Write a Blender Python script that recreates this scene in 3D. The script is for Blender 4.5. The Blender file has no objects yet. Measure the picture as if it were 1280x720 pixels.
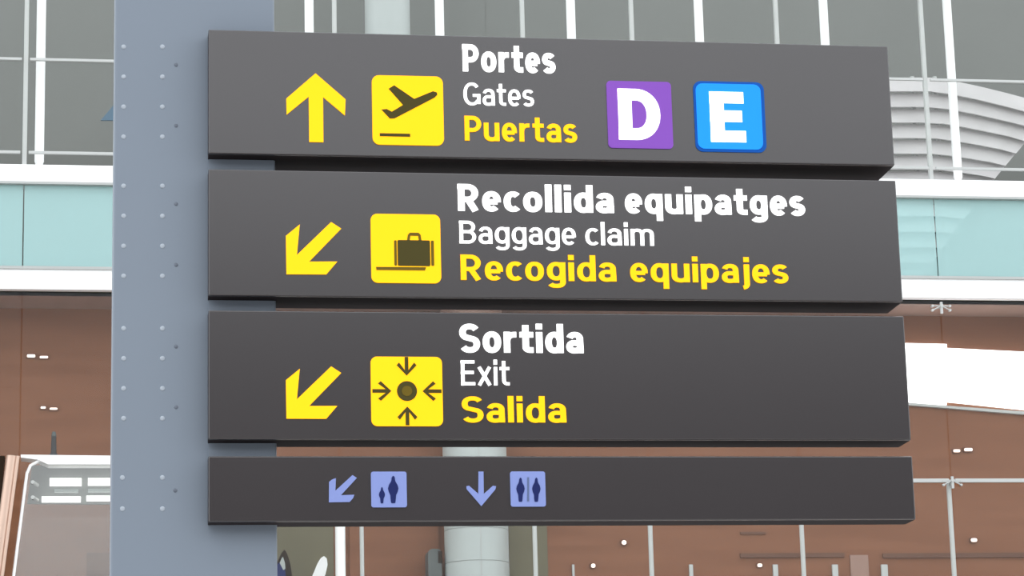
import bpy, bmesh, math, random
from mathutils import Matrix, Vector
random.seed(4)
S = bpy.context.scene
COL = S.collection

# ------------------------------------------------------------------ camera
F_PX = 3332.57                                    # focal length in pixels of the 1280x720 frame
PITCH, YAW, ROLL = (math.radians(a) for a in (13.01274, -9.118595, -1.498671))
EYE = Vector((0, 0, 1.6))
cp, sp, cy, sy, cr, sr = (math.cos(PITCH), math.sin(PITCH), math.cos(YAW), math.sin(YAW),
                          math.cos(ROLL), math.sin(ROLL))
RZ = Matrix(((cy, sy, 0), (-sy, cy, 0), (0, 0, 1)))
RX = Matrix(((1, 0, 0), (0, cp, sp), (0, -sp, cp)))
RY = Matrix(((cr, 0, sr), (0, 1, 0), (-sr, 0, cr)))
W2C = RY @ RX @ RZ                                # world -> (right, forward, up)
right, fwd, up = W2C[0], W2C[1], W2C[2]
cam_data = bpy.data.cameras.new('camera')
cam_data.sensor_width = 36.0
cam_data.lens = F_PX / 1280 * 36.0
cam_data.clip_end = 500
cam = bpy.data.objects.new('camera', cam_data)
COL.objects.link(cam)
cam.matrix_world = Matrix(((right.x, up.x, -fwd.x, EYE.x), (right.y, up.y, -fwd.y, EYE.y),
                           (right.z, up.z, -fwd.z, EYE.z), (0, 0, 0, 1)))
S.camera = cam

# ------------------------------------------------------------------ daylight of the glass-roofed hall
world = bpy.data.worlds.new('hall_daylight')
S.world = world
world.use_nodes = True
bg = world.node_tree.nodes['Background']
bg.inputs[0].default_value = (0.93, 0.97, 1.0, 1)
bg.inputs[1].default_value = 1.0
S.view_settings.view_transform = 'Standard'
S.view_settings.look = 'None'
S.view_settings.gamma = 1
S.view_settings.use_curve_mapping = False
S.view_settings.exposure = 1.05


def at(px, py, Y):
    """point on the vertical plane y = Y that is seen at a photo pixel"""
    d = W2C.transposed() @ Vector(((px - 640) / F_PX, 1, (360 - py) / F_PX))
    return EYE + d * (Y / d.y)


# ------------------------------------------------------------------ materials
def srgb(r, g, b):
    f = lambda c: c / 12.92 if c <= 0.04045 else ((c + 0.055) / 1.055) ** 2.4
    return (f(r / 255), f(g / 255), f(b / 255), 1)


def mat(name, col, rough=0.5, spec=0.5, metal=0.0, var=0.05, scale=6.0, emit=0.0, bump=0.0):
    m = bpy.data.materials.new(name)
    m.use_nodes = True
    nt = m.node_tree
    b = nt.nodes['Principled BSDF']
    tc = nt.nodes.new('ShaderNodeTexCoord')
    nz = nt.nodes.new('ShaderNodeTexNoise')
    nz.inputs['Scale'].default_value = scale
    nz.inputs['Detail'].default_value = 4
    nt.links.new(tc.outputs['Object'], nz.inputs['Vector'])
    mx = nt.nodes.new('ShaderNodeMix')
    mx.data_type = 'RGBA'
    mx.inputs[6].default_value = tuple(c * (1 - var) for c in col[:3]) + (1,)
    mx.inputs[7].default_value = tuple(min(1, c * (1 + var)) for c in col[:3]) + (1,)
    nt.links.new(nz.outputs[0], mx.inputs[0])
    nt.links.new(mx.outputs[2], b.inputs['Base Color'])
    b.inputs['Roughness'].default_value = rough
    b.inputs['Metallic'].default_value = metal
    b.inputs['Specular IOR Level'].default_value = spec
    if emit:
        nt.links.new(mx.outputs[2], b.inputs['Emission Color'])
        b.inputs['Emission Strength'].default_value = emit
    if bump:
        bp = nt.nodes.new('ShaderNodeBump')
        bp.inputs['Strength'].default_value = bump
        nt.links.new(nz.outputs[0], bp.inputs['Height'])
        nt.links.new(bp.outputs[0], b.inputs['Normal'])
    return m


def wood(name, c1, c2, stretch=(0.6, 0.6, 6.0), rough=0.45, spec=0.2):
    m = mat(name, c1, rough=rough, spec=spec, var=0.0)
    nt = m.node_tree
    b = nt.nodes['Principled BSDF']
    tc = nt.nodes['Texture Coordinate']
    mp = nt.nodes.new('ShaderNodeMapping')
    mp.inputs['Scale'].default_value = stretch
    nz = nt.nodes.new('ShaderNodeTexNoise')
    nz.inputs['Scale'].default_value = 1.3
    nz.inputs['Detail'].default_value = 5
    rp = nt.nodes.new('ShaderNodeValToRGB')
    rp.color_ramp.elements[0].position = 0.3
    rp.color_ramp.elements[1].position = 0.7
    rp.color_ramp.elements[0].color = c1
    rp.color_ramp.elements[1].color = c2
    nt.links.new(tc.outputs['Object'], mp.inputs[0])
    nt.links.new(mp.outputs[0], nz.inputs['Vector'])
    nt.links.new(nz.outputs[0], rp.inputs[0])
    nt.links.new(rp.outputs[0], b.inputs['Base Color'])
    return m


def glass(name, tint, refl=0.06, body=0.0, body_col=(1, 1, 1, 1), rough=0.05):
    """clear tinted pane: transparent + a little gloss + (for printed glass) a diffuse film"""
    m = bpy.data.materials.new(name)
    m.use_nodes = True
    nt = m.node_tree
    nt.nodes.remove(nt.nodes['Principled BSDF'])
    out = nt.nodes['Material Output']
    tr = nt.nodes.new('ShaderNodeBsdfTransparent')
    tr.inputs[0].default_value = tint
    last = tr.outputs[0]
    if body:
        df = nt.nodes.new('ShaderNodeBsdfDiffuse')
        df.inputs[0].default_value = body_col
        mx = nt.nodes.new('ShaderNodeMixShader')
        mx.inputs[0].default_value = body
        nt.links.new(last, mx.inputs[1])
        nt.links.new(df.outputs[0], mx.inputs[2])
        last = mx.outputs[0]
    gl = nt.nodes.new('ShaderNodeBsdfGlossy')
    gl.inputs['Roughness'].default_value = rough
    mx = nt.nodes.new('ShaderNodeMixShader')
    mx.inputs[0].default_value = refl
    nt.links.new(last, mx.inputs[1])
    nt.links.new(gl.outputs[0], mx.inputs[2])
    nt.links.new(mx.outputs[0], out.inputs[0])
    return m


M = {}
M['housing'] = mat('charcoal_housing', (0.031, 0.0245, 0.0265, 1), rough=0.75, spec=0.12, var=0.05)
M['board'] = mat('charcoal_panel', (0.031, 0.0245, 0.0265, 1), rough=0.22, spec=1.0, var=0.06, scale=3)
M['column'] = mat('blue_grey_paint', (0.222, 0.258, 0.312, 1), rough=0.42, spec=0.3, var=0.03, scale=2.5)
M['rivet'] = mat('bright_rivet', (0.40, 0.44, 0.50, 1), rough=0.4, spec=0.5, var=0.02)
M['hole'] = mat('dark_screw', (0.13, 0.15, 0.19, 1), rough=0.5, var=0.02)
M['white_lit'] = mat('lit_white_letter', (0.95, 0.95, 0.95, 1), rough=0.4, var=0.01, emit=0.55)
M['yellow'] = mat('lit_yellow', (1.0, 0.45, 0.005, 1), rough=0.5, spec=0.15, var=0.015, emit=0.40)
M['symbol'] = mat('olive_black_print', (0.075, 0.062, 0.018, 1), rough=0.6, spec=0.1, var=0.05)
M['symbol_mid'] = mat('olive_brown_print', (0.16, 0.11, 0.015, 1), rough=0.6, spec=0.1, var=0.05)
M['purple'] = mat('lit_purple', (0.185, 0.063, 0.375, 1), rough=0.5, spec=0.2, var=0.02, emit=0.22)
M['blue'] = mat('lit_blue', (0.008, 0.225, 0.86, 1), rough=0.5, spec=0.2, var=0.02, emit=0.30)
M['blue_rim'] = mat('deep_blue_rim', (0.0, 0.075, 0.36, 1), rough=0.5, spec=0.2, var=0.02, emit=0.10)
M['lilac'] = mat('lit_lilac_blue', (0.205, 0.255, 0.53, 1), rough=0.5, spec=0.2, var=0.03, emit=0.14)
M['navy'] = mat('navy_print', (0.018, 0.026, 0.12, 1), rough=0.6, spec=0.1, var=0.04)
M['navy_soft'] = mat('slate_print', (0.13, 0.17, 0.30, 1), rough=0.6, spec=0.1, var=0.04)
M['white'] = mat('white_enamel', (0.93, 0.93, 0.93, 1), rough=0.45, var=0.015)
M['off_white'] = mat('off_white_metal', (0.49, 0.50, 0.49, 1), rough=0.45, var=0.03)
M['steel'] = mat('satin_steel', (0.42, 0.43, 0.42, 1), rough=0.45, metal=0.2, var=0.03)
M['grey_wall'] = mat('grey_plaster', (0.178, 0.185, 0.175, 1), rough=0.8, spec=0.1, var=0.06, scale=0.7)
M['pale_column'] = mat('pale_column_cladding', (0.42, 0.455, 0.445, 1), rough=0.5, var=0.04, scale=1.5)
M['floor'] = mat('grey_terrazzo', (0.40, 0.385, 0.37, 1), rough=0.25, var=0.12, scale=9)
M['far_wall'] = mat('dark_far_wall', (0.10, 0.095, 0.092, 1), rough=0.7, var=0.1, scale=0.5)  # unseen wall, kept dark for what the boards reflect
M['wood'] = wood('terracotta_wood', (0.205, 0.085, 0.045, 1), (0.245, 0.106, 0.058, 1), rough=0.7, spec=0.12)
M['wood_dark'] = wood('brown_wood', (0.13, 0.062, 0.04, 1), (0.17, 0.085, 0.055, 1), rough=0.7)
M['soffit'] = wood('rosy_wood_soffit', (0.30, 0.185, 0.145, 1), (0.34, 0.21, 0.17, 1), (6, 0.6, 0.6))
M['olive'] = mat('olive_panel', (0.155, 0.138, 0.088, 1), rough=0.7, spec=0.2, var=0.15, scale=1.2)
M['dark'] = mat('dark_grey_metal', (0.045, 0.045, 0.045, 1), rough=0.5, var=0.1)
M['slate'] = mat('slate_cabinet', (0.085, 0.095, 0.092, 1), rough=0.5, var=0.1)
M['copper'] = mat('pinkish_copper', (0.62, 0.44, 0.35, 1), rough=0.35, metal=0.45, var=0.05)
M['brown_dark'] = mat('dark_brown_lacquer', (0.022, 0.012, 0.006, 1), rough=0.6, spec=0.1, var=0.1)
M['lamp'] = mat('warm_lamp', (1.0, 0.82, 0.72, 1), var=0.0, emit=0.9)
M['tube'] = mat('cool_tube_lamp', (1.0, 0.99, 0.97, 1), var=0.0, emit=0.7)
M['lit_window'] = mat('bright_window', (1.0, 1.0, 1.0, 1), var=0.0, emit=1.0)  # glowing colour standing in for daylight reflected in the glazing
M['pennant'] = mat('blue_plate', (0.075, 0.135, 0.19, 1), var=0.05)
M['slat'] = mat('pale_ribbed_metal', (0.50, 0.48, 0.48, 1), rough=0.5, var=0.16, scale=2.2)  # tone of the ceiling reflection that is built as ribs
M['pane'] = glass('clear_pane', (0.985, 0.99, 0.985, 1), 0.015)
M['teal'] = glass('teal_glass', (0.80, 0.90, 0.90, 1), 0.02, 0.45, (0.56, 0.80, 0.795, 1))
M['booth_glass'] = glass('smoky_glass', (0.88, 0.89, 0.88, 1), 0.09)


# ------------------------------------------------------------------ helpers
def link(name, bm, m, parent=None, smooth=False):
    me = bpy.data.meshes.new(name)
    bmesh.ops.recalc_face_normals(bm, faces=bm.faces)
    bm.to_mesh(me)
    bm.free()
    if smooth:
        for p in me.polygons:
            p.use_smooth = True
        me.set_sharp_from_angle(angle=math.radians(40))
    me.materials.append(M[m])
    o = bpy.data.objects.new(name, me)
    COL.objects.link(o)
    if parent:
        o.parent = parent
        o.matrix_parent_inverse = Matrix.Translation(parent.location).inverted()
    return o


def empty(name, loc):
    o = bpy.data.objects.new(name, None)
    o.location = loc
    o.empty_display_size = 0.1
    COL.objects.link(o)
    return o


def tag(o, label, cat, group=None):
    o['label'] = label
    o['category'] = cat
    if group:
        o['group'] = group
    return o


def struct(o, label=None):
    o['kind'] = 'structure'
    if label:
        o['label'] = label
    return o


def plab(o, label):
    o['label'] = label
    return o


def box(bm, x0, x1, y0, y1, z0, z1, bevel=0.0):
    r = bmesh.ops.create_cube(bm, size=1)
    bmesh.ops.scale(bm, vec=(x1 - x0, y1 - y0, z1 - z0), verts=r['verts'])
    bmesh.ops.translate(bm, vec=((x0 + x1) / 2, (y0 + y1) / 2, (z0 + z1) / 2), verts=r['verts'])
    if bevel:
        es = list({e for v in r['verts'] for e in v.link_edges})
        bmesh.ops.bevel(bm, geom=es, offset=bevel, segments=2, affect='EDGES', profile=0.5)
    return bm


def bxo(name, m, parent, x0, x1, y0, y1, z0, z1, bevel=0.0):
    return link(name, box(bmesh.new(), x0, x1, y0, y1, z0, z1, bevel), m, parent)


def tube(bm, a, b, r0, r1=None, seg=14, caps=True):
    a, b = Vector(a), Vector(b)
    d = b - a
    q = d.to_track_quat('Z', 'Y').to_matrix().to_4x4()
    bmesh.ops.create_cone(bm, cap_ends=caps, segments=seg, radius1=r0, radius2=r0 if r1 is None else r1,
                          depth=d.length, matrix=Matrix.Translation((a + b) / 2) @ q)
    return bm


def prism(bm, pts, y0, y1):
    """pts: (x, z) outline; solid between the planes y0 and y1"""
    vs = [bm.verts.new((p[0], y0, p[1])) for p in pts]
    f = bm.faces.new(vs)
    r = bmesh.ops.extrude_face_region(bm, geom=[f])
    bmesh.ops.translate(bm, vec=(0, y1 - y0, 0), verts=[g for g in r['geom'] if isinstance(g, bmesh.types.BMVert)])
    return bm


def pxp(pts, Y):
    out = []
    for p in pts:
        q = at(p[0], p[1], Y)
        out.append((q.x, q.z))
    return out


def rrect(x0, x1, z0, z1, r, n=6):
    pts = []
    for cx, cz, a0 in ((x1 - r, z1 - r, 0), (x0 + r, z1 - r, 90), (x0 + r, z0 + r, 180), (x1 - r, z0 + r, 270)):
        for k in range(n + 1):
            a = math.radians(a0 + 90 * k / n)
            pts.append((cx + r * math.cos(a), cz + r * math.sin(a)))
    return pts


def glyph(ch, w):
    """centre-line strokes of a bold grotesque letter (capital height 1); returns strokes, width"""
    X, A, D = 0.735, 1.03, -0.27
    wh = w * 0.84
    hx, hy = w / 2, wh / 2

    def arc(cx, cz, rx, rz, a0, a1, n=18, p=2.25):
        out = []
        for k in range(n + 1):
            t = math.radians(a0 + (a1 - a0) * k / n)
            c_, s_ = math.cos(t), math.sin(t)
            out.append((cx + rx * math.copysign(abs(c_) ** (2 / p), c_), cz + rz * math.copysign(abs(s_) ** (2 / p), s_)))
        return out

    def bowl(x0, x1, z0=0.0, z1=X):
        o = 0.012
        return arc((x0 + x1) / 2, (z0 + z1) / 2, (x1 - x0) / 2 - hx, (z1 - z0) / 2 - hy + o, 0, 360, 32)

    bw = 0.44 + 0.92 * w                                # width of a round lowercase letter
    if ch == 'l':
        return [[(hx, 0), (hx, A)]], w
    if ch == 'i':
        return [[(hx, 0), (hx, X)], [(hx, X + 0.10), (hx, A)]], w
    if ch == 'j':
        return [[(hx + .08, X), (hx + .08, -0.05)] + arc(hx + .08 - 0.16, -0.05, 0.16, 0.22 - hy, 0, -80, 8), [(hx + .08, X + 0.10), (hx + .08, A)]], w + .08
    if ch == 'o':
        return [bowl(0, bw)], bw
    if ch == 'c':
        W = bw * 0.92
        return [arc(W / 2 + .02, X / 2, W / 2 - hx + .02, X / 2 - hy + .012, 48, 312, 28)], W * 0.94
    if ch == 'e':
        W = bw * 0.97
        r = W / 2 - hx
        return [[(hx, X * 0.475), (W - hx, X * 0.475)], arc(W / 2, X / 2, r, X / 2 - hy + .012, -4, 312, 30)], W
    if ch == 'd':
        return [bowl(0, bw), [(bw - hx, 0), (bw - hx, A)]], bw
    if ch == 'p':
        return [bowl(0, bw), [(hx, D), (hx, X)]], bw
    if ch == 'q':
        return [bowl(0, bw), [(bw - hx, D), (bw - hx, X)]], bw
    if ch == 'g':
        r = bw / 2 - hx
        return [bowl(0, bw, 0.03), [(bw - hx, X), (bw - hx, -0.06)] + arc(bw / 2, -0.06, r, 0.22 - hy, 0, -155, 16)], bw
    if ch == 'a':
        W = bw * 0.95
        r = W / 2 - hx
        return [arc(W / 2, X - 0.24, r - .01, 0.24 - hy + .012, 165, 0, 14) + [(W - hx, 0.1), (W - hx, 0)],
                arc(W * 0.46, 0.222, W * 0.46 - hx, 0.222 - hy + .012, 0, 360, 28)[7:23] and
                [(W - hx, 0.445 - hy)] + arc(W * 0.46, 0.222, W * 0.46 - hx, 0.222 - hy + .012, 90, 270, 16) + arc(W * .46, .222, W * .54 - hx, .222 - hy + .012, 270, 345, 6)], W
    if ch == 'r':
        return [[(hx, 0), (hx, X)], [(hx, X * 0.45)] + arc(hx + 0.27, X * 0.52, 0.27, X * 0.48 - hy, 180, 90, 8) + [(w + 0.22, X - hy)]], w + 0.24
    if ch in 'sS':
        H = X if ch == 's' else 1.0
        W = bw * (0.88 if ch == 's' else 1.12)
        r = W / 2 - hx
        q = (H - wh) / 4 + .006
        top = arc(W / 2, H - hy - q + .012, r, q, 28, 270, 18)
        bot = arc(W / 2, hy + q - .012, r, q, 90, -152, 18)
        return [top[:-3] + bot[3:]], W
    if ch == 't':
        W = w + 0.26
        cx = hx + 0.10
        return [[(cx, 0.98), (cx, 0.20)] + arc(cx + 0.17, 0.20, 0.17, 0.20 - hy, 180, 270, 8) + [(W, hy)], [(0, X - hy), (W, X - hy)]], W
    if ch == 'u':
        return [[(hx, X)] + arc(bw / 2, 0.26, bw / 2 - hx, 0.26 - hy + .012, 180, 330, 14), [(bw - hx, X), (bw - hx, 0)]], bw
    if ch == 'm':
        W = bw * 1.55
        c1 = W / 2
        r = (c1 - hx) / 2
        return [[(hx, 0), (hx, X)], arc(hx + r, X - 0.24, r, 0.24 - hy + .012, 180, 0, 14) + [(c1, 0)],
                arc(c1 + r, X - 0.24, r, 0.24 - hy + .012, 180, 0, 14) + [(W - hx, 0)]], W
    if ch == 'x':
        W = bw
        return [[(hx * .95, 0), (W - hx * .95, X)], [(hx * .95, X), (W - hx * .95, 0)]], W
    cw = 0.50 + 0.85 * w
    if ch in 'PRB':
        zt = 1 - hy
        zm = 0.43 if ch != 'B' else 0.52
        r = (zt - zm) / 2
        st = [[(hx, 0), (hx, 1)], [(0, zt), (cw - hx - r, zt)] + arc(cw - hx - r, zm + r, r, r, 90, -90, 14, 2.0) + [(hx, zm)]]
        if ch == 'R':
            st.append([(cw * 0.50, zm), (cw - hx * .9, 0)])
        if ch == 'B':
            r2 = (zm - hy) / 2
            st.append([(hx, zm), (cw - hx - r2 + .03, zm)] + arc(cw - hx - r2 + .03, hy + r2, r2, r2, 90, -90, 14, 2.0) + [(0, hy)])
        return st, cw + (0.03 if ch in 'RB' else 0)
    if ch == 'D':
        W = cw * 1.14
        return [[(hx, 0), (hx, 1)], [(0, 1 - hy), (W * .42, 1 - hy)] + arc(W * .42, .5, W * .58 - hx, .5 - hy, 90, -90, 20, 2.15) + [(0, hy)]], W
    if ch == 'E':
        W = cw * 0.93
        return [[(hx, 0), (hx, 1)], [(0, 1 - hy), (W * .97, 1 - hy)], [(0, 0.515), (W * .91, 0.515)], [(0, hy), (W, hy)]], W
    if ch == 'G':
        W = cw * 1.22
        r = W / 2 - hx
        return [arc(W / 2, .5, r, .5 - hy + .012, 42, 322, 30), [(W - hx, 0.06), (W - hx, 0.46)], [(W * .55, 0.46 - hy + .04), (W, 0.46 - hy + .04)]], W
    raise ValueError(ch)


def ribbon(bm, line, w, x_off, closed, y):
    """flat stroke of width w (horizontals a little thinner) along a centre line, in the x-z plane"""
    hx, hy = w / 2, w * 0.42
    n = len(line)
    prs = []
    for i in range(n):
        if closed:
            p, q = line[(i - 1) % (n - 1)], line[(i + 1) % (n - 1)]
            if i == n - 1:
                p, q = line[n - 2], line[1]
        else:
            p, q = line[max(0, i - 1)], line[min(n - 1, i + 1)]
        dx, dz = q[0] - p[0], q[1] - p[1]
        l = math.hypot(dx, dz) or 1
        nx, nz = -dz / l, dx / l
        c = line[i]
        prs.append((bm.verts.new((c[0] + nx * hx + x_off, y, c[1] + nz * hy)), bm.verts.new((c[0] - nx * hx + x_off, y, c[1] - nz * hy))))
    for a, b in zip(prs[:-1], prs[1:]):
        bm.faces.new((a[0], a[1], b[1], b[0]))


def same_height_x(px, py_ref, z, Y):
    lo, hi = py_ref - 60, py_ref + 80
    for _ in range(40):
        mid = (lo + hi) / 2
        if at(px, mid, Y).z > z:
            lo = mid
        else:
            hi = mid
    return at(px, lo, Y).x


def lettering(name, body, m, parent, Y, left, right_x, cap_top, w, gap=0.10, th=0.0035, start_x=None):
    """left = (x, y) of the line's baseline start in photo pixels, cap_top = y of the capitals' top there;
    start_x: first pixel of a later word on the same line"""
    a = at(left[0], left[1], Y)
    t = at(left[0], cap_top, Y)
    x_left = a.x if start_x is None else same_height_x(start_x, left[1], a.z, Y)
    x_right = same_height_x(right_x, left[1], a.z, Y)
    h = t.z - a.z
    pen, glyphs = 0.0, []
    for ch in body:
        st, W = glyph(ch, w)
        glyphs.append((pen, st))
        pen += W + gap
    sx = (x_right - x_left) / (pen - gap)
    bm = bmesh.new()
    for x, st in glyphs:
        for k, line in enumerate(st):                   # strokes a hair apart in depth, so that they never coincide
            closed = len(line) > 6 and math.dist(line[0], line[-1]) < 1e-6
            ribbon(bm, line, w, x, closed, 0.00025 * k)
    for v in bm.verts:
        v.co = Vector((x_left + v.co.x * sx, Y + v.co.y, a.z + v.co.z * h))
    r = bmesh.ops.extrude_face_region(bm, geom=list(bm.faces))
    bmesh.ops.translate(bm, vec=(0, -th, 0), verts=[g for g in r['geom'] if isinstance(g, bmesh.types.BMVert)])
    return link(name, bm, m, parent)


# ------------------------------------------------------------------ the hall
YB = 7.0          # front plane of the sign boards
YG = 32.0         # glazing plane
YW = 33.0         # wood wall behind the lower glazing
YU = 36.0         # grey wall behind the upper glazing
XL, XR = -14.0, 24.0
struct(bxo('floor', 'floor', None, -30, 40, -32, 40, -0.2, 0), 'grey terrazzo hall floor')
struct(bxo('wall_front', 'far_wall', None, -30, 40, -30.3, -30, 0, 12.5), 'dark wall across the hall')  # added out of view; height and darkness grade the boards' reflections
wall_back = struct(bxo('wall_back', 'wood', None, XL, XR, YW, YW + 0.2, 0, 9.0), 'terracotta wood wall behind the glazing')
struct(bxo('ceiling', 'soffit', None, XL, XR, YG + 0.05, YW + 0.2, 9.0, 9.2), 'rosy wood soffit under the walkway')
struct(bxo('wall_upper', 'grey_wall', None, XL, XR, YU, YU + 0.2, 9.0, 18.0), 'grey plaster wall behind the upper glazing')
struct(bxo('wall_walkway', 'grey_wall', None, XL, XR, YW + 0.2, YW + 0.4, 9.0, 10.6), 'grey walkway edge behind teal glass')
struct(bxo('trim_1', 'white', None, XL, XR, YG - 0.06, YG + 0.35, 10.345, 10.57, 0.008), 'white upper ledge of the teal band')
struct(bxo('trim_2', 'white', None, XL, XR, YG - 0.06, YG + 0.30, 9.0, 9.255, 0.008), 'white lower ledge of the teal band')
struct(bxo('trim_3', 'steel', None, XL, XR, YG - 0.085, YG + 0.02, 10.318, 10.348), 'thin grey strip under the upper ledge')
struct(bxo('trim_4', 'steel', None, XL, XR, YG - 0.085, YG + 0.02, 9.25, 9.285), 'thin grey strip over the lower ledge')

# glazing: upper panes, teal band, lower panes
JX = [-8.555, -6.635, -4.715, -2.795, -0.875, 1.045, 2.955, 4.885, 6.79, 8.71, 10.67, 12.6, 14.53, 16.45, 18.38]
win_u = struct(empty('window_1', (5.5, YG, 10.6)), 'upper clear glazing with white mullions')
win_t = struct(empty('window_2', (5.5, YG, 9.25)), 'band of teal glass')
win_l = struct(empty('window_3', (5.5, YG, 0)), 'lower clear glazing with bolted joints')
ROWS_U = [10.57, 10.73, 11.925, 13.12, 14.32]
ROWS_L = [0.0, 2.05, 4.35, 6.65, 8.98]
for i in range(len(JX) - 1):
    x0, x1 = JX[i] + 0.008, JX[i + 1] - 0.008
    for j in range(1, len(ROWS_U) - 1):
        bxo('pane', 'pane', win_u, x0, x1, YG - 0.006, YG + 0.006, ROWS_U[j] + 0.006, ROWS_U[j + 1] - 0.006)
    bxo('pane', 'teal', win_t, x0, x1, YG - 0.006, YG + 0.006, 9.285, 10.318)
    for j in range(len(ROWS_L) - 1):
        bxo('pane', 'pane', win_l, x0, x1, YG - 0.006, YG + 0.006, ROWS_L[j] + 0.006, ROWS_L[j + 1] - 0.006)
for x in JX:
    if abs(x - 4.885) < 0.01:
        x = 5.365
    bxo('mullion', 'off_white', win_u, x - 0.027, x + 0.027, YG + 0.008, YG + 0.07, 10.57, 14.4, 0.006)
for z in ROWS_U[1:]:
    for i in range(len(JX) - 1):
        bxo('rail', 'off_white', win_u, JX[i] + 0.05, JX[i + 1] - 0.05, YG - 0.045, YG - 0.008, z - 0.017, z + 0.017, 0.004)


def spider():
    bm = bmesh.new()
    tube(bm, (0, -0.06, 0), (0, 0.04, 0), 0.022, seg=12)
    for sx in (-1, 1):
        for sz in (-0.055, 0.0):
            tube(bm, (0, -0.04, 0), (sx * 0.115, -0.03, sz), 0.009, 0.008, seg=8)
            tube(bm, (sx * 0.115, -0.045, sz), (sx * 0.115, 0.0, sz), 0.016, seg=10)
    box(bm, -0.016, 0.016, -0.05, -0.02, -0.10, 0.05)
    return link('spider_fitting', bm, 'off_white')


sp0 = spider()
first = True
for x in JX[6:-1]:
    for z, w in ((8.90, win_l), (6.65, win_l), (4.35, win_l)):
        o = sp0 if first else sp0.copy()
        if not first:
            COL.objects.link(o)
        first = False
        o.parent = w
        o.matrix_parent_inverse = Matrix.Translation(w.location).inverted()
        o.location = (x, YG - 0.012, z)
for i in range(5, len(JX) - 1):
    bxo('rail', 'off_white', win_l, JX[i] + 0.04, JX[i + 1] - 0.04, YG - 0.05, YG - 0.01, 6.625, 6.675, 0.006)
for px, w in ((426, 0.062), (453, 0.026), (670, 0.028), (815, 0.030), (1005, 0.030), (1193, 0.032)):
    x = at(px, 690, YG).x
    lp = link('mullion', tube(bmesh.new(), (x, YG + 0.06, 0), (x, YG + 0.06, 6.66), w, seg=12), 'white' if px == 426 else 'off_white', win_l, True)

# round white posts standing on the upper ledge
for x in (-0.70, 0.97, 2.65, 4.32, 6.03, 7.72, 9.40, 11.09):
    e = empty('round_post', (x, YG + 0.2, 10.57))
    lab = {-0.70: 'thick white round post close to a thin mullion near the blue triangular plate',
           0.97: 'thick white round post in line with a thin mullion behind the grey sign column',
           2.65: 'thick white round post between a thin mullion and the grey sign column',
           4.32: 'thick white round post next to the pale wide column with no mullion close by',
           11.09: 'thick white round post in front of the pale ribbed canopy'}
    tag(e, lab.get(x, 'thick white round post standing on the white ledge midway between thin mullions'), 'post', 'round posts on the upper ledge')
    link('shaft', tube(bmesh.new(), (x, YG + 0.2, 10.68), (x, YG + 0.2, 14.4), 0.058, seg=18), 'white', e, True)
    link('tip', tube(bmesh.new(), (x, YG + 0.2, 10.63), (x, YG + 0.2, 10.68), 0.040, 0.058, seg=18), 'white', e, True)
    link('foot', tube(bmesh.new(), (x, YG + 0.2, 10.569), (x, YG + 0.2, 10.631), 0.022, seg=12), 'steel', e, True)

# pale building columns
c0, c1 = at(456, 12, 34.6), at(512, 12, 34.6)
e = tag(empty('building_column', ((c0.x + c1.x) / 2, 34.6, 10.6)), 'pale wide round column rising behind the upper clear glazing', 'column')
link('shaft', tube(bmesh.new(), (e.location.x, 34.6, 9.2), (e.location.x, 34.6, 16), (c1.x - c0.x) / 2, seg=40), 'pale_column', e, True)
link('collar', tube(bmesh.new(), (e.location.x, 34.6, 12.0), (e.location.x, 34.6, 12.06), (c1.x - c0.x) / 2 + 0.012, seg=40), 'off_white', e, True)
c0, c1 = at(556, 690, 32.62), at(635, 690, 32.62)
cx, crad = (c0.x + c1.x) / 2, (c1.x - c0.x) / 2
e = tag(empty('building_column', (cx, 32.62, 0)), 'pale round column with jointed cladding under the walkway soffit', 'column')
zs = [0.0, 1.5, 3.0, 4.4, at(600, 705, 32.62).z, at(600, 664, 32.62).z, 7.6, 8.5]
link('capital', tube(bmesh.new(), (cx, 32.62, 8.49), (cx, 32.62, 9.001), crad, crad * 0.98, seg=40), 'soffit', e, True)
for a, b in zip(zs[:-1], zs[1:]):
    link('cladding_ring', tube(bmesh.new(), (cx, 32.62, a + 0.004), (cx, 32.62, b - 0.004), crad, seg=40), 'pale_column', e, True)
link('core', tube(bmesh.new(), (cx, 32.62, 0), (cx, 32.62, 8.5), crad - 0.012, seg=32), 'off_white', e, True)
for k in (0, 1):
    a = math.radians(-90 + k * 80)
    jx, jy = cx + (crad) * math.cos(a), 32.62 + crad * math.sin(a)
    bxo('seam', 'steel', e, jx - 0.006, jx + 0.006, jy - 0.004, jy + 0.01, 0, 8.5)

# wall panels, frames and recessed lamps on the wood wall
def wall_rect(name, m, x0, y0, x1, y1, d0, d1, parent=wall_back):
    """rectangle on the wood wall given by photo pixels, from depth d0 to d1 in front of it"""
    a, b = at(x0, y0, YW), at(x1, y1, YW)
    return bxo(name, m, parent, a.x, b.x, YW - d1, YW - d0 + 0.004, min(a.z, b.z), max(a.z, b.z))


wall_rect('panel', 'olive', 330, 590, 419, 900, 0, 0.03)
wall_rect('panel', 'olive', 634, 600, 690, 900, 0, 0.03)
wall_rect('panel', 'wood', 436, 640, 552, 900, 0, 0.05)
for x0, x1 in ((925, 1055), (1103, 1300)):
    wall_rect('frame_head', 'wood_dark', x0, 692, x1, 696.5, 0, 0.03)
for x in (719, 867, 973, 1048, 1110):
    wall_rect('frame_post', 'off_white', x - 1.6, 706, x + 1.6, 900, 0, 0.035)
wall_rect('frame_head', 'wood_dark', 925, 665, 957, 668, 0, 0.02)
wall_rect('panel', 'soffit', 1062, 694, 1096, 900, 0, 0.02)


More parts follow.
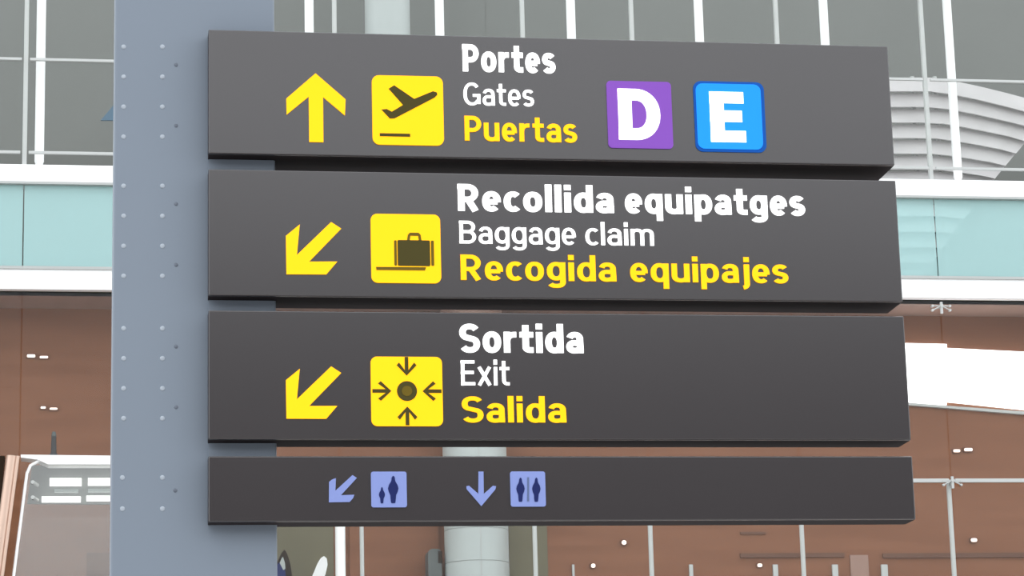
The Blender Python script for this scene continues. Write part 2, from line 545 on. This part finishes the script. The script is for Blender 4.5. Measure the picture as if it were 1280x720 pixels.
def wall_lamp(px, py, w, h, label):
    c = at(px, py, YW)
    e = tag(empty('spotlight', (c.x, YW, c.z)), label, 'light', 'small lamps on the wood wall')
    bm = bmesh.new()
    prism(bm, rrect(c.x - w - .012, c.x + w + .012, c.z - h - .012, c.z + h + .012, h * 0.9), YW + 0.002, YW - 0.03)
    link('housing', bm, 'wood_dark', e)
    bm = bmesh.new()
    prism(bm, rrect(c.x - w, c.x + w, c.z - h, c.z + h, h * 0.95), YW - 0.028, YW - 0.036)
    link('lens', bm, 'lamp', e)


for px, py, w, h, lab in (
        (39, 445.5, .05, .017, 'thicker small glowing lamp of the upper pair on the wood wall above the glass booth'),
        (55, 447, .05, .013, 'thinner small glowing lamp of the upper pair on the wood wall above the glass booth'),
        (54, 510, .03, .012, 'shorter small faint lamp of the lower pair on the wood wall above the glass booth'),
        (67, 511.5, .045, .011, 'longer small faint lamp of the lower pair on the wood wall above the glass booth'),
        (1195, 564, .045, .017, 'shorter glowing lamp of the pair on the wood wall above the steel rail'),
        (1209.5, 562.5, .055, .019, 'longer glowing lamp of the pair on the wood wall above the steel rail'),
        (1216.5, 675.5, .04, .022, 'single glowing lamp on the wood wall below the steel rail'),
        (779.5, 678.5, .028, .026, 'upper small round lamp under the sign boards on the wood wall'),
        (741, 707.5, .026, .024, 'lower small round lamp under the sign boards on the wood wall'),
        (949, 707, .03, .02, 'faint lamp below the dark panel frame on the wood wall')):
    wall_lamp(px, py, w, h, lab)

# daylight reflected in the glazing, built as two glowing panes out of line
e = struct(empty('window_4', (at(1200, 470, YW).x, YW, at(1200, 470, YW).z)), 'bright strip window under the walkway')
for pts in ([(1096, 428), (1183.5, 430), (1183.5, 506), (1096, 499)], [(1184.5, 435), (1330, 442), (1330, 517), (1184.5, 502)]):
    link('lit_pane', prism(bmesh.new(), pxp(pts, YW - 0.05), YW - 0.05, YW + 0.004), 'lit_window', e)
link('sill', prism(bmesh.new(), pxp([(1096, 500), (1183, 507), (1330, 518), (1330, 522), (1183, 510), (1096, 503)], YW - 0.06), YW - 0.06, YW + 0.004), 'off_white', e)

# bright ceiling reflected in the glazing, built as solid pale ribs behind it
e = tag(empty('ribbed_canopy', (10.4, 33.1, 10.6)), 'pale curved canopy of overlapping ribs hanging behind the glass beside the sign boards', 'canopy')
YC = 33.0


def reflected_rib_y(x, k):
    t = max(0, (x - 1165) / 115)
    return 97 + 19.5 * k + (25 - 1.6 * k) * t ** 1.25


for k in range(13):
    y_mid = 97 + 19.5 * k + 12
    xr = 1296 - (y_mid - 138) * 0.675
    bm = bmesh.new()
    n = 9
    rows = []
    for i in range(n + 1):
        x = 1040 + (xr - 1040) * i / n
        yt, yb = reflected_rib_y(x, k), reflected_rib_y(x, k) + 17.0
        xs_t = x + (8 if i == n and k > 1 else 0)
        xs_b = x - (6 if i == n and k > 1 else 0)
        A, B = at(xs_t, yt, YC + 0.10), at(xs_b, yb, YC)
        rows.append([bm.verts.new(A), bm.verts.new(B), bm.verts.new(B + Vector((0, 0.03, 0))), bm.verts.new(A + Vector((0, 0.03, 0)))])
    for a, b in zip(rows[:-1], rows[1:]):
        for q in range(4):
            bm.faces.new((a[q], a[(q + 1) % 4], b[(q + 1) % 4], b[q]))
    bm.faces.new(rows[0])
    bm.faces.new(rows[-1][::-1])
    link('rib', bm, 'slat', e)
for px in (1050, 1140, 1168):  # rods added to carry the ribs of the reflection
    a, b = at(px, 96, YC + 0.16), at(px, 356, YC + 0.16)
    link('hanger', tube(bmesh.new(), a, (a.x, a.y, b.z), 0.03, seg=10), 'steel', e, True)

# small blue plate on the glass beside the sign column
tri = pxp([(126, 150.5), (172, 151), (150, 122)], YG - 0.02)
o = link('triangular_plate', prism(bmesh.new(), tri, YG - 0.03, YG - 0.004), 'pennant')
tag(o, 'small blue triangular plate on the upper glass beside the grey sign column', 'sign')

# leaning glass booth with white frame, bottom left
YK = 31.2
e = tag(empty('glass_booth', (at(80, 720, YK).x, YK, 0)), 'smoky glass booth with white rounded frame and bright tube lights inside', 'booth')


def ptube(name, m, pts, r, Y=YK):
    bm = bmesh.new()
    ps = [at(p[0], p[1], Y) for p in pts]
    for a, b in zip(ps[:-1], ps[1:]):
        tube(bm, a, b, r, seg=12)
        bmesh.ops.create_uvsphere(bm, u_segments=10, v_segments=6, radius=r, matrix=Matrix.Translation(b))
    return link(name, bm, m, e, True)


def prect(name, m, x0, y0, x1, y1, Ya, Yb):
    return link(name, prism(bmesh.new(), pxp([(x0, y0), (x1, y0), (x1, y1), (x0, y1)], Ya), Ya, Yb), m, e)


base_z = at(10, 720, YK).z
ptube('frame', 'white', [(-71, 1350), (17, 720), (33.5, 592), (38, 582), (49, 576)], 0.018)
link('top_rail', prism(bmesh.new(), pxp([(26, 569), (300, 572), (300, 581), (60, 581), (47, 575), (26, 572.5)], YK), YK - 0.04, YK + 0.25), 'white', e)
link('side_post', tube(bmesh.new(), at(15, 570, YK - 0.05), at(-90, 1350, YK - 0.05), 0.062, seg=18), 'copper', e, True)
link('side_post', tube(bmesh.new(), at(22.3, 570, YK - 0.08), at(-80, 1350, YK - 0.08), 0.022, seg=12), 'copper', e, True)
link('edge_strip', prism(bmesh.new(), pxp([(-8, 570), (6, 570), (-1, 640), (-14, 640)], YK), YK - 0.02, YK + 0.2), 'brown_dark', e)
link('glass', prism(bmesh.new(), pxp([(36, 584), (48, 578), (300, 580), (300, 1300), (-62, 1300)], YK), YK, YK + 0.012), 'booth_glass', e)
back = link('back_panel', prism(bmesh.new(), pxp([(40, 582), (300, 582), (300, 632), (34, 630)], YK + 0.3), YK + 0.28, YK + 0.32), 'grey_wall', e)
for (x0, y0, x1, y1, m) in ((62, 597.5, 102, 606.5, 'tube'), (110, 597.5, 290, 606, 'tube'), (68, 611.5, 98, 615, 'pale_column'),
                            (110, 611, 290, 614.5, 'pale_column'), (52, 620.5, 101, 627, 'tube'), (108, 619.5, 290, 625.5, 'tube')):
    prect('tube_light', m, x0, y0, x1, y1, YK + 0.20, YK + 0.282)
prect('lower_panel', 'wood_dark', 108, 691, 300, 1300, YK + 0.25, YK + 0.29)
for y in (603, 622):
    c = at(43, y, YK)
    link('bracket', tube(bmesh.new(), (c.x - 0.02, YK - 0.03, c.z), (c.x + 0.03, YK + 0.2, c.z), 0.022, seg=12), 'off_white', e, True)

# dark fixture standing on the booth's top rail
p0, p1 = at(67, 570.3, YK + 0.06), at(67.5, 545, YK + 0.06)
e = tag(empty('dark_fixture', (p0.x, YK + 0.06, p0.z)), 'short dark upright fixture standing on the white top rail of the glass booth', 'fixture')
link('stem', tube(bmesh.new(), p0, (p0.x, p0.y, p1.z - 0.0), 0.036, 0.028, seg=14), 'dark', e, True)
bxo('clip', 'dark', e, p0.x - 0.045, p0.x + 0.045, YK + 0.01, YK + 0.11, p0.z - 0.004, p0.z + 0.03, 0.006)
link('head', tube(bmesh.new(), (p0.x, p0.y, p1.z - 0.005), (p0.x, p0.y, p1.z + 0.05), 0.032, 0.02, seg=14), 'slate', e, True)

# objects behind the lower glazing: pointed hoop, white pointed board, slate cabinet
YD = 32.55
e = tag(empty('pointed_hoop', (at(355, 720, YD).x, YD, 4.0)), 'dark brown pointed hoop with pale and navy centre beside the sign column', 'ornament')
outer = [(342, 718), (346, 704), (352, 691), (355.5, 687), (359, 692), (363, 705), (365.5, 722), (365.5, 800), (342, 800)]
inner = [(347, 706), (352.5, 695.5), (355, 693), (357, 700), (358.5, 712), (359, 722), (359, 795), (346, 795)]
bm = bmesh.new()
po, pi_ = pxp(outer, YD), pxp(inner, YD)
prism(bm, po, YD, YD + 0.05)
link('hoop', bm, 'brown_dark', e)
link('navy_fill', prism(bmesh.new(), pxp([(344, 716), (347, 705), (350, 703), (356, 712), (358, 726), (358, 795), (344, 795)], YD), YD - 0.02, YD + 0.01), 'navy', e)
link('pale_fill', prism(bmesh.new(), pxp([(349.5, 704), (352, 698), (353.5, 696.5), (356, 704), (356.5, 711), (354, 713)], YD), YD - 0.03, YD + 0.01), 'pale_column', e)
link('stand', box(bmesh.new(), e.location.x - .06, e.location.x + .06, YD - .05, YD + .06, 0, at(354, 798, YD).z), 'dark', e)
e = tag(empty('white_pointed_board', (at(396, 720, YD).x, YD, 4.0)), 'white leaf-shaped board leaning beside the white post under the signs', 'board')
leaf = [(389, 723), (393, 714), (397, 704), (401, 697.5), (405, 695), (408.5, 698), (409.5, 706), (407, 717), (403, 730), (396, 748), (388, 765), (382, 770), (381, 755), (384, 738)]
link('face', prism(bmesh.new(), pxp(leaf, YD), YD, YD + 0.05), 'white', e)
link('stand', box(bmesh.new(), e.location.x - .1, e.location.x - .02, YD + .02, YD + .1, 0, at(392, 735, YD).z), 'dark', e)
a, b = at(535, 690, YD), at(552, 690, YD)
e = tag(empty('slate_cabinet', ((a.x + b.x) / 2, YD, 0)), 'narrow dark slate cabinet with rounded top beside the pale jointed column', 'cabinet')
zt = at(543, 686, YD).z
link('body', prism(bmesh.new(), rrect(a.x, b.x, 0, zt, 0.06), YD, YD + 0.3), 'slate', e)
bxo('edge', 'brown_dark', e, b.x - 0.045, b.x + 0.004, YD - 0.012, YD + 0.02, at(548, 704, YD).z, zt - 0.03)

# ------------------------------------------------------------------ sign column
YCF = 7.06                                         # its front face
CX0, CX1, CTOP = 0.046, 0.484, 5.6
colm = tag(empty('sign_column', ((CX0 + CX1) / 2, YCF + 0.17, 0)), 'blue-grey painted steel column with rows of rivets carrying the sign boards', 'column')
bm = box(bmesh.new(), CX0, CX1, YCF, YCF + 0.34, 0.02, CTOP, 0.006)
link('shaft', bm, 'column', colm)
bxo('base_plate', 'column', colm, CX0 - 0.05, CX1 + 0.05, YCF - 0.05, YCF + 0.39, 0, 0.025, 0.004)


def rivet_mesh(m, r):
    bm = bmesh.new()
    bmesh.ops.create_uvsphere(bm, u_segments=12, v_segments=8, radius=r)
    bmesh.ops.scale(bm, vec=(1, 0.22, 1), verts=bm.verts)
    o = link('rivet', bm, m, None, True)
    me = o.data
    bpy.data.objects.remove(o)
    return me


RV = {'rivet': rivet_mesh('rivet', 0.0066), 'hole': rivet_mesh('hole', 0.0055)}


def rivet(px, py, kind):
    c = at(px, py, YCF)
    o = bpy.data.objects.new('rivet', RV[kind])
    COL.objects.link(o)
    o.parent = colm
    o.matrix_parent_inverse = Matrix.Translation(colm.location).inverted()
    o.location = (c.x, YCF - 0.0005, c.z)


for y0 in (37, 211, 389):
    for dy in (21.5, 59, 96.5, 134):
        rivet(154.5, y0 + dy, 'rivet')
        rivet(203, y0 + dy, 'rivet')
    for dy in (44, 120):
        rivet(220, y0 + dy, 'hole')
for px, py in ((153, 597), (153, 636), (203, 597), (203, 636)):
    rivet(px, py, 'rivet')
rivet(219, 613, 'hole')

# ------------------------------------------------------------------ sign boards
BX0, BX1 = 0.2995, 2.2271
DEPTH = (0.165, 0.150, 0.12, 0.10)
BZ = [(2.358, 2.005), (1.961, 1.610), (1.569, 1.219), (1.174, 0.999)]
BZ = [(a + 1.6, b + 1.6) for a, b in BZ]


def board(i, label):
    z1, z0 = BZ[i]
    BD = DEPTH[i]
    e = tag(empty('sign_board', ((BX0 + BX1) / 2, YB + 0.07, z0)), label, 'sign', None)
    bm = bmesh.new()
    # plan outline with a notch where the box sits against the column
    plan = [(BX0 + 0.001, YB + 0.010), (BX1 - 0.001, YB + 0.010), (BX1, YB + BD), (CX1 + 0.001, YB + BD), (CX1 + 0.001, YCF + 0.001), (BX0 + 0.001, YCF + 0.001)]
    vs = [bm.verts.new((x, y, z0)) for x, y in plan]
    f = bm.faces.new(vs)
    r = bmesh.ops.extrude_face_region(bm, geom=[f])
    bmesh.ops.translate(bm, vec=(0, 0, z1 - z0), verts=[g for g in r['geom'] if isinstance(g, bmesh.types.BMVert)])
    bmesh.ops.recalc_face_normals(bm, faces=bm.faces)
    link('housing', bm, 'housing', e)
    bxo('face_panel', 'board', e, BX0, BX1, YB, YB + 0.012, z0, z1, 0.003)
    return e


def flat(name, pts, m, parent, th=0.003, lift=0.0, Y=YB):
    return link(name, prism(bmesh.new(), pxp(pts, Y), Y - lift - th, Y - lift + 0.001), m, parent)


def tile(name, x0, y0, x1, y1, rad, m, parent, th=0.004, lift=0.0):
    """rounded tile; pixel corners top-left and bottom-right"""
    a, b = at(x0, y0, YB), at(x1, y1, YB)
    return link(name, prism(bmesh.new(), rrect(a.x, b.x, b.z, a.z, rad), YB - lift - th, YB - lift + 0.001), m, parent)


b1 = board(0, 'dark sign board reading Portes Gates Puertas with purple D and blue E tiles')
b2 = board(1, 'dark sign board reading Recollida equipatges Baggage claim with suitcase pictogram')
b3 = board(2, 'dark sign board reading Sortida Exit Salida with four inward arrows pictogram')
b4 = board(3, 'narrow dark sign board with small pale blue arrows and toilet pictograms')

for (za, zb) in ((BZ[0][1], BZ[1][0]), (BZ[1][1], BZ[2][0]), (BZ[2][1], BZ[3][0])):
    bxo('spacer', 'column', colm, BX0 + 0.003, CX1 - 0.004, YCF - 0.006, YCF + 0.001, zb - 0.03 + 0.031, za - 0.001)

# board 1
WB, WT, WY = 0.228, 0.142, 0.185                   # stem widths: bold white, thin white, bold yellow
plab(lettering('lettering', 'Portes', 'white_lit', b1, YB, (578.5, 89.3), 694.5, 55.5, WB), 'white bold word Portes')
plab(lettering('lettering', 'Gates', 'white_lit', b1, YB, (579.5, 131.3), 667.5, 103.8, WT), 'white thin word Gates')
plab(lettering('lettering', 'Puertas', 'yellow', b1, YB, (581, 175.8), 721.5, 145, WY), 'yellow bold word Puertas')
plab(flat('arrow', [(394.3, 92), (431.8, 124.5), (431, 144.5), (403.7, 121.5), (404.2, 178), (386.5, 177.6), (385.8, 121), (358.2, 143.5), (357.8, 123.5)], 'yellow', b1), 'yellow arrow pointing up')
t = plab(tile('pictogram', 464.5, 94.3, 555, 182.5, 0.02, 'yellow', b1), 'yellow departures pictogram tile')
flat('airplane_symbol', [(476.5, 137.5), (483, 136.8), (489.5, 140.2), (503.5, 131.8), (485.5, 111.5), (492.5, 107.2), (517.5, 124.2), (541, 114.6), (545.5, 116), (546.5, 118.8), (543, 122.6), (493, 148.6), (487, 148.8)], 'symbol', t, 0.0012, 0.004)
flat('runway_symbol', [(474.5, 167), (512.5, 167.8), (512.5, 171.6), (474.5, 170.8)], 'symbol', t, 0.0012, 0.004)
t = plab(tile('gate_tile', 757.5, 101.3, 841.5, 186.5, 0.012, 'purple', b1), 'purple gate tile')
plab(lettering('gate_letter', 'D', 'white_lit', t, YB - 0.004, (774, 174.6), 826.5, 110.8, 0.27, th=0.0015), 'white letter D')
t = plab(tile('gate_tile', 865.8, 101.5, 958.3, 191.2, 0.022, 'blue_rim', b1, 0.003), 'blue gate tile')
tile('tile_face', 868.8, 104.6, 953.8, 187.7, 0.02, 'blue', t, 0.002, 0.003)
plab(lettering('gate_letter', 'E', 'white_lit', t, YB - 0.005, (889, 177.3), 933, 114.5, 0.27, th=0.0015), 'white letter E')

# board 2
plab(lettering('lettering', 'Recollida', 'white_lit', b2, YB, (572.5, 263.6), 767.5, 230.2, WB), 'white bold word Recollida')
plab(lettering('lettering', 'equipatges', 'white_lit', b2, YB, (572.5, 263.6), 1006.5, 230.2, WB, start_x=781.5), 'white bold word equipatges')
plab(lettering('lettering', 'Baggage', 'white_lit', b2, YB, (574.5, 304.3), 720, 276.2, WT), 'white thin word Baggage')
plab(lettering('lettering', 'claim', 'white_lit', b2, YB, (574.5, 304.3), 817.5, 276.2, WT, start_x=732), 'white thin word claim')
plab(lettering('lettering', 'Recogida', 'yellow', b2, YB, (576, 350), 770.5, 318.4, WY), 'yellow bold word Recogida')
plab(lettering('lettering', 'equipajes', 'yellow', b2, YB, (576, 350), 985.5, 318.4, WY, start_x=788), 'yellow bold word equipajes')


def diag_arrow(dy, parent):
    return plab(flat('arrow', [(358, 343 + dy), (357.3, 295 + dy), (374.6, 280.8 + dy), (371, 319 + dy), (413.8, 277.8 + dy), (426.4, 286 + dy), (386.3, 327.3 + dy), (421.5, 327.2 + dy), (407.8, 343.2 + dy)], 'yellow', parent), 'yellow arrow pointing down left')


diag_arrow(0, b2)
t = plab(tile('pictogram', 463, 267.5, 551.5, 354.5, 0.018, 'yellow', b2), 'yellow baggage pictogram tile')


def rr_px(name, x0, y0, x1, y1, rad, m, parent, lift=0.004, th=0.0012):
    a, b = at(x0, y0, YB), at(x1, y1, YB)
    return link(name, prism(bmesh.new(), rrect(a.x, b.x, b.z, a.z, rad), YB - lift - th, YB - lift + 0.0005), m, parent)


rr_px('suitcase_body', 496.5, 300.5, 537.8, 333.3, 0.004, 'symbol', t)
rr_px('suitcase_side', 492.3, 300.8, 496.0, 332.6, 0.003, 'symbol_mid', t)
rr_px('suitcase_side', 538.3, 301.2, 542.6, 332.9, 0.003, 'symbol_mid', t)
flat('suitcase_handle', [(508.6, 300.5), (509.5, 294), (512, 291.3), (523, 291.5), (525.6, 294.2), (526.6, 300.8), (523.2, 300.7), (522.4, 295.4), (512.8, 295.2), (512, 300.6)], 'symbol_mid', t, 0.0012, 0.004)
flat('belt_symbol', [(469.8, 334), (532.5, 334.6), (531, 338.6), (470.3, 338)], 'symbol_mid', t, 0.0012, 0.004)

# board 3
plab(lettering('lettering', 'Sortida', 'white_lit', b3, YB, (574.5, 440.6), 729.5, 405.3, WB), 'white bold word Sortida')
plab(lettering('lettering', 'Exit', 'white_lit', b3, YB, (576.5, 481.6), 637, 450.6, WT), 'white thin word Exit')
plab(lettering('lettering', 'Salida', 'yellow', b3, YB, (577.5, 528), 708, 496, WY), 'yellow bold word Salida')
diag_arrow(180.4, b3)
t = plab(tile('pictogram', 463, 446, 553.8, 533, 0.017, 'yellow', b3), 'yellow exit pictogram tile')
c = at(508.5, 489.2, YB)
U = (at(518.5, 489.2, YB).x - c.x) / 10               # one photo pixel on the board


def disc(name, r, m, lift):
    pts = [(c.x + r * math.cos(k * math.tau / 28), c.z + r * math.sin(k * math.tau / 28)) for k in range(28)]
    link(name, prism(bmesh.new(), pts, YB - lift - 0.0012, YB - lift + 0.0005), m, t)


disc('centre_disc', 12.6 * U, 'symbol', 0.004)
disc('centre_dot', 6.5 * U, 'symbol_mid', 0.005)
for k in range(4):
    # small arrow that points at the centre: built above it, then turned
    tip, ln, w, hd = 19.5, 43.2, 2.3, 12.0
    s = 1.9
    pts = [(0, tip), (hd + 0.5, tip + hd + 1.2), (hd - 2.6, tip + hd + 4.6), (w, tip + 7.0), (w, ln), (-w, ln), (-w, tip + 7.0), (-hd + 2.6, tip + hd + 4.6), (-hd - 0.5, tip + hd + 1.2)]
    a = k * math.pi / 2
    pts = [(c.x + U * (x * math.cos(a) - y * math.sin(a)), c.z + U * (x * math.sin(a) + y * math.cos(a))) for x, y in pts]
    link('inward_arrow', prism(bmesh.new(), pts, YB - 0.0052, YB - 0.0035), 'symbol', t)

# board 4
plab(flat('arrow', [(411, 628), (411.3, 602.5), (415, 599.5), (419.8, 597.8), (419.2, 613.5), (440.5, 594), (446, 597.6), (426, 619.2), (442.8, 618.6), (441.5, 622.5), (437, 627.6)], 'lilac', b4), 'pale blue arrow pointing down left')
t = plab(tile('pictogram', 463.5, 589.8, 508.6, 634.3, 0.006, 'lilac', b4), 'pale blue toilet pictogram tile')


def person_shape(name, cxp, y0, y1, w, m, parent):
    h = y1 - y0
    prof = [(0.0, 0.10), (0.06, 0.30), (0.14, 0.34), (0.20, 0.42), (0.34, 0.85), (0.46, 1.0), (0.58, 0.85), (0.70, 0.55), (0.85, 0.50), (0.97, 0.42), (1.0, 0.30)]
    L = [(cxp - w / 2 * v, y0 + h * u) for u, v in prof]
    R = [(cxp + w / 2 * v, y0 + h * u) for u, v in prof][::-1]
    return flat(name, L + R, m, parent, 0.0012, 0.004)


person_shape('child_figure', 477.2, 609.3, 629.5, 7.6, 'navy', t)
person_shape('adult_figure', 491.3, 595.3, 629.3, 13, 'navy', t)
plab(flat('arrow', [(598, 589.6), (604.2, 589.6), (604.6, 617.5), (616, 607.3), (620, 608), (619, 612), (601.6, 632.8), (583.2, 611.5), (582.8, 608), (586, 607.2), (597.8, 617.5)], 'lilac', b4), 'pale blue arrow pointing down')
t = plab(tile('pictogram', 637.3, 589.6, 682.2, 633.4, 0.006, 'lilac', b4), 'pale blue toilet pictogram tile')
person_shape('adult_figure', 650.3, 597.5, 627.5, 10.5, 'navy', t)
person_shape('adult_figure', 670, 597.5, 627.5, 10.5, 'navy', t)
flat('divider_symbol', [(658.7, 597), (661, 597), (661, 627), (658.7, 627)], 'navy_soft', t, 0.0012, 0.004)
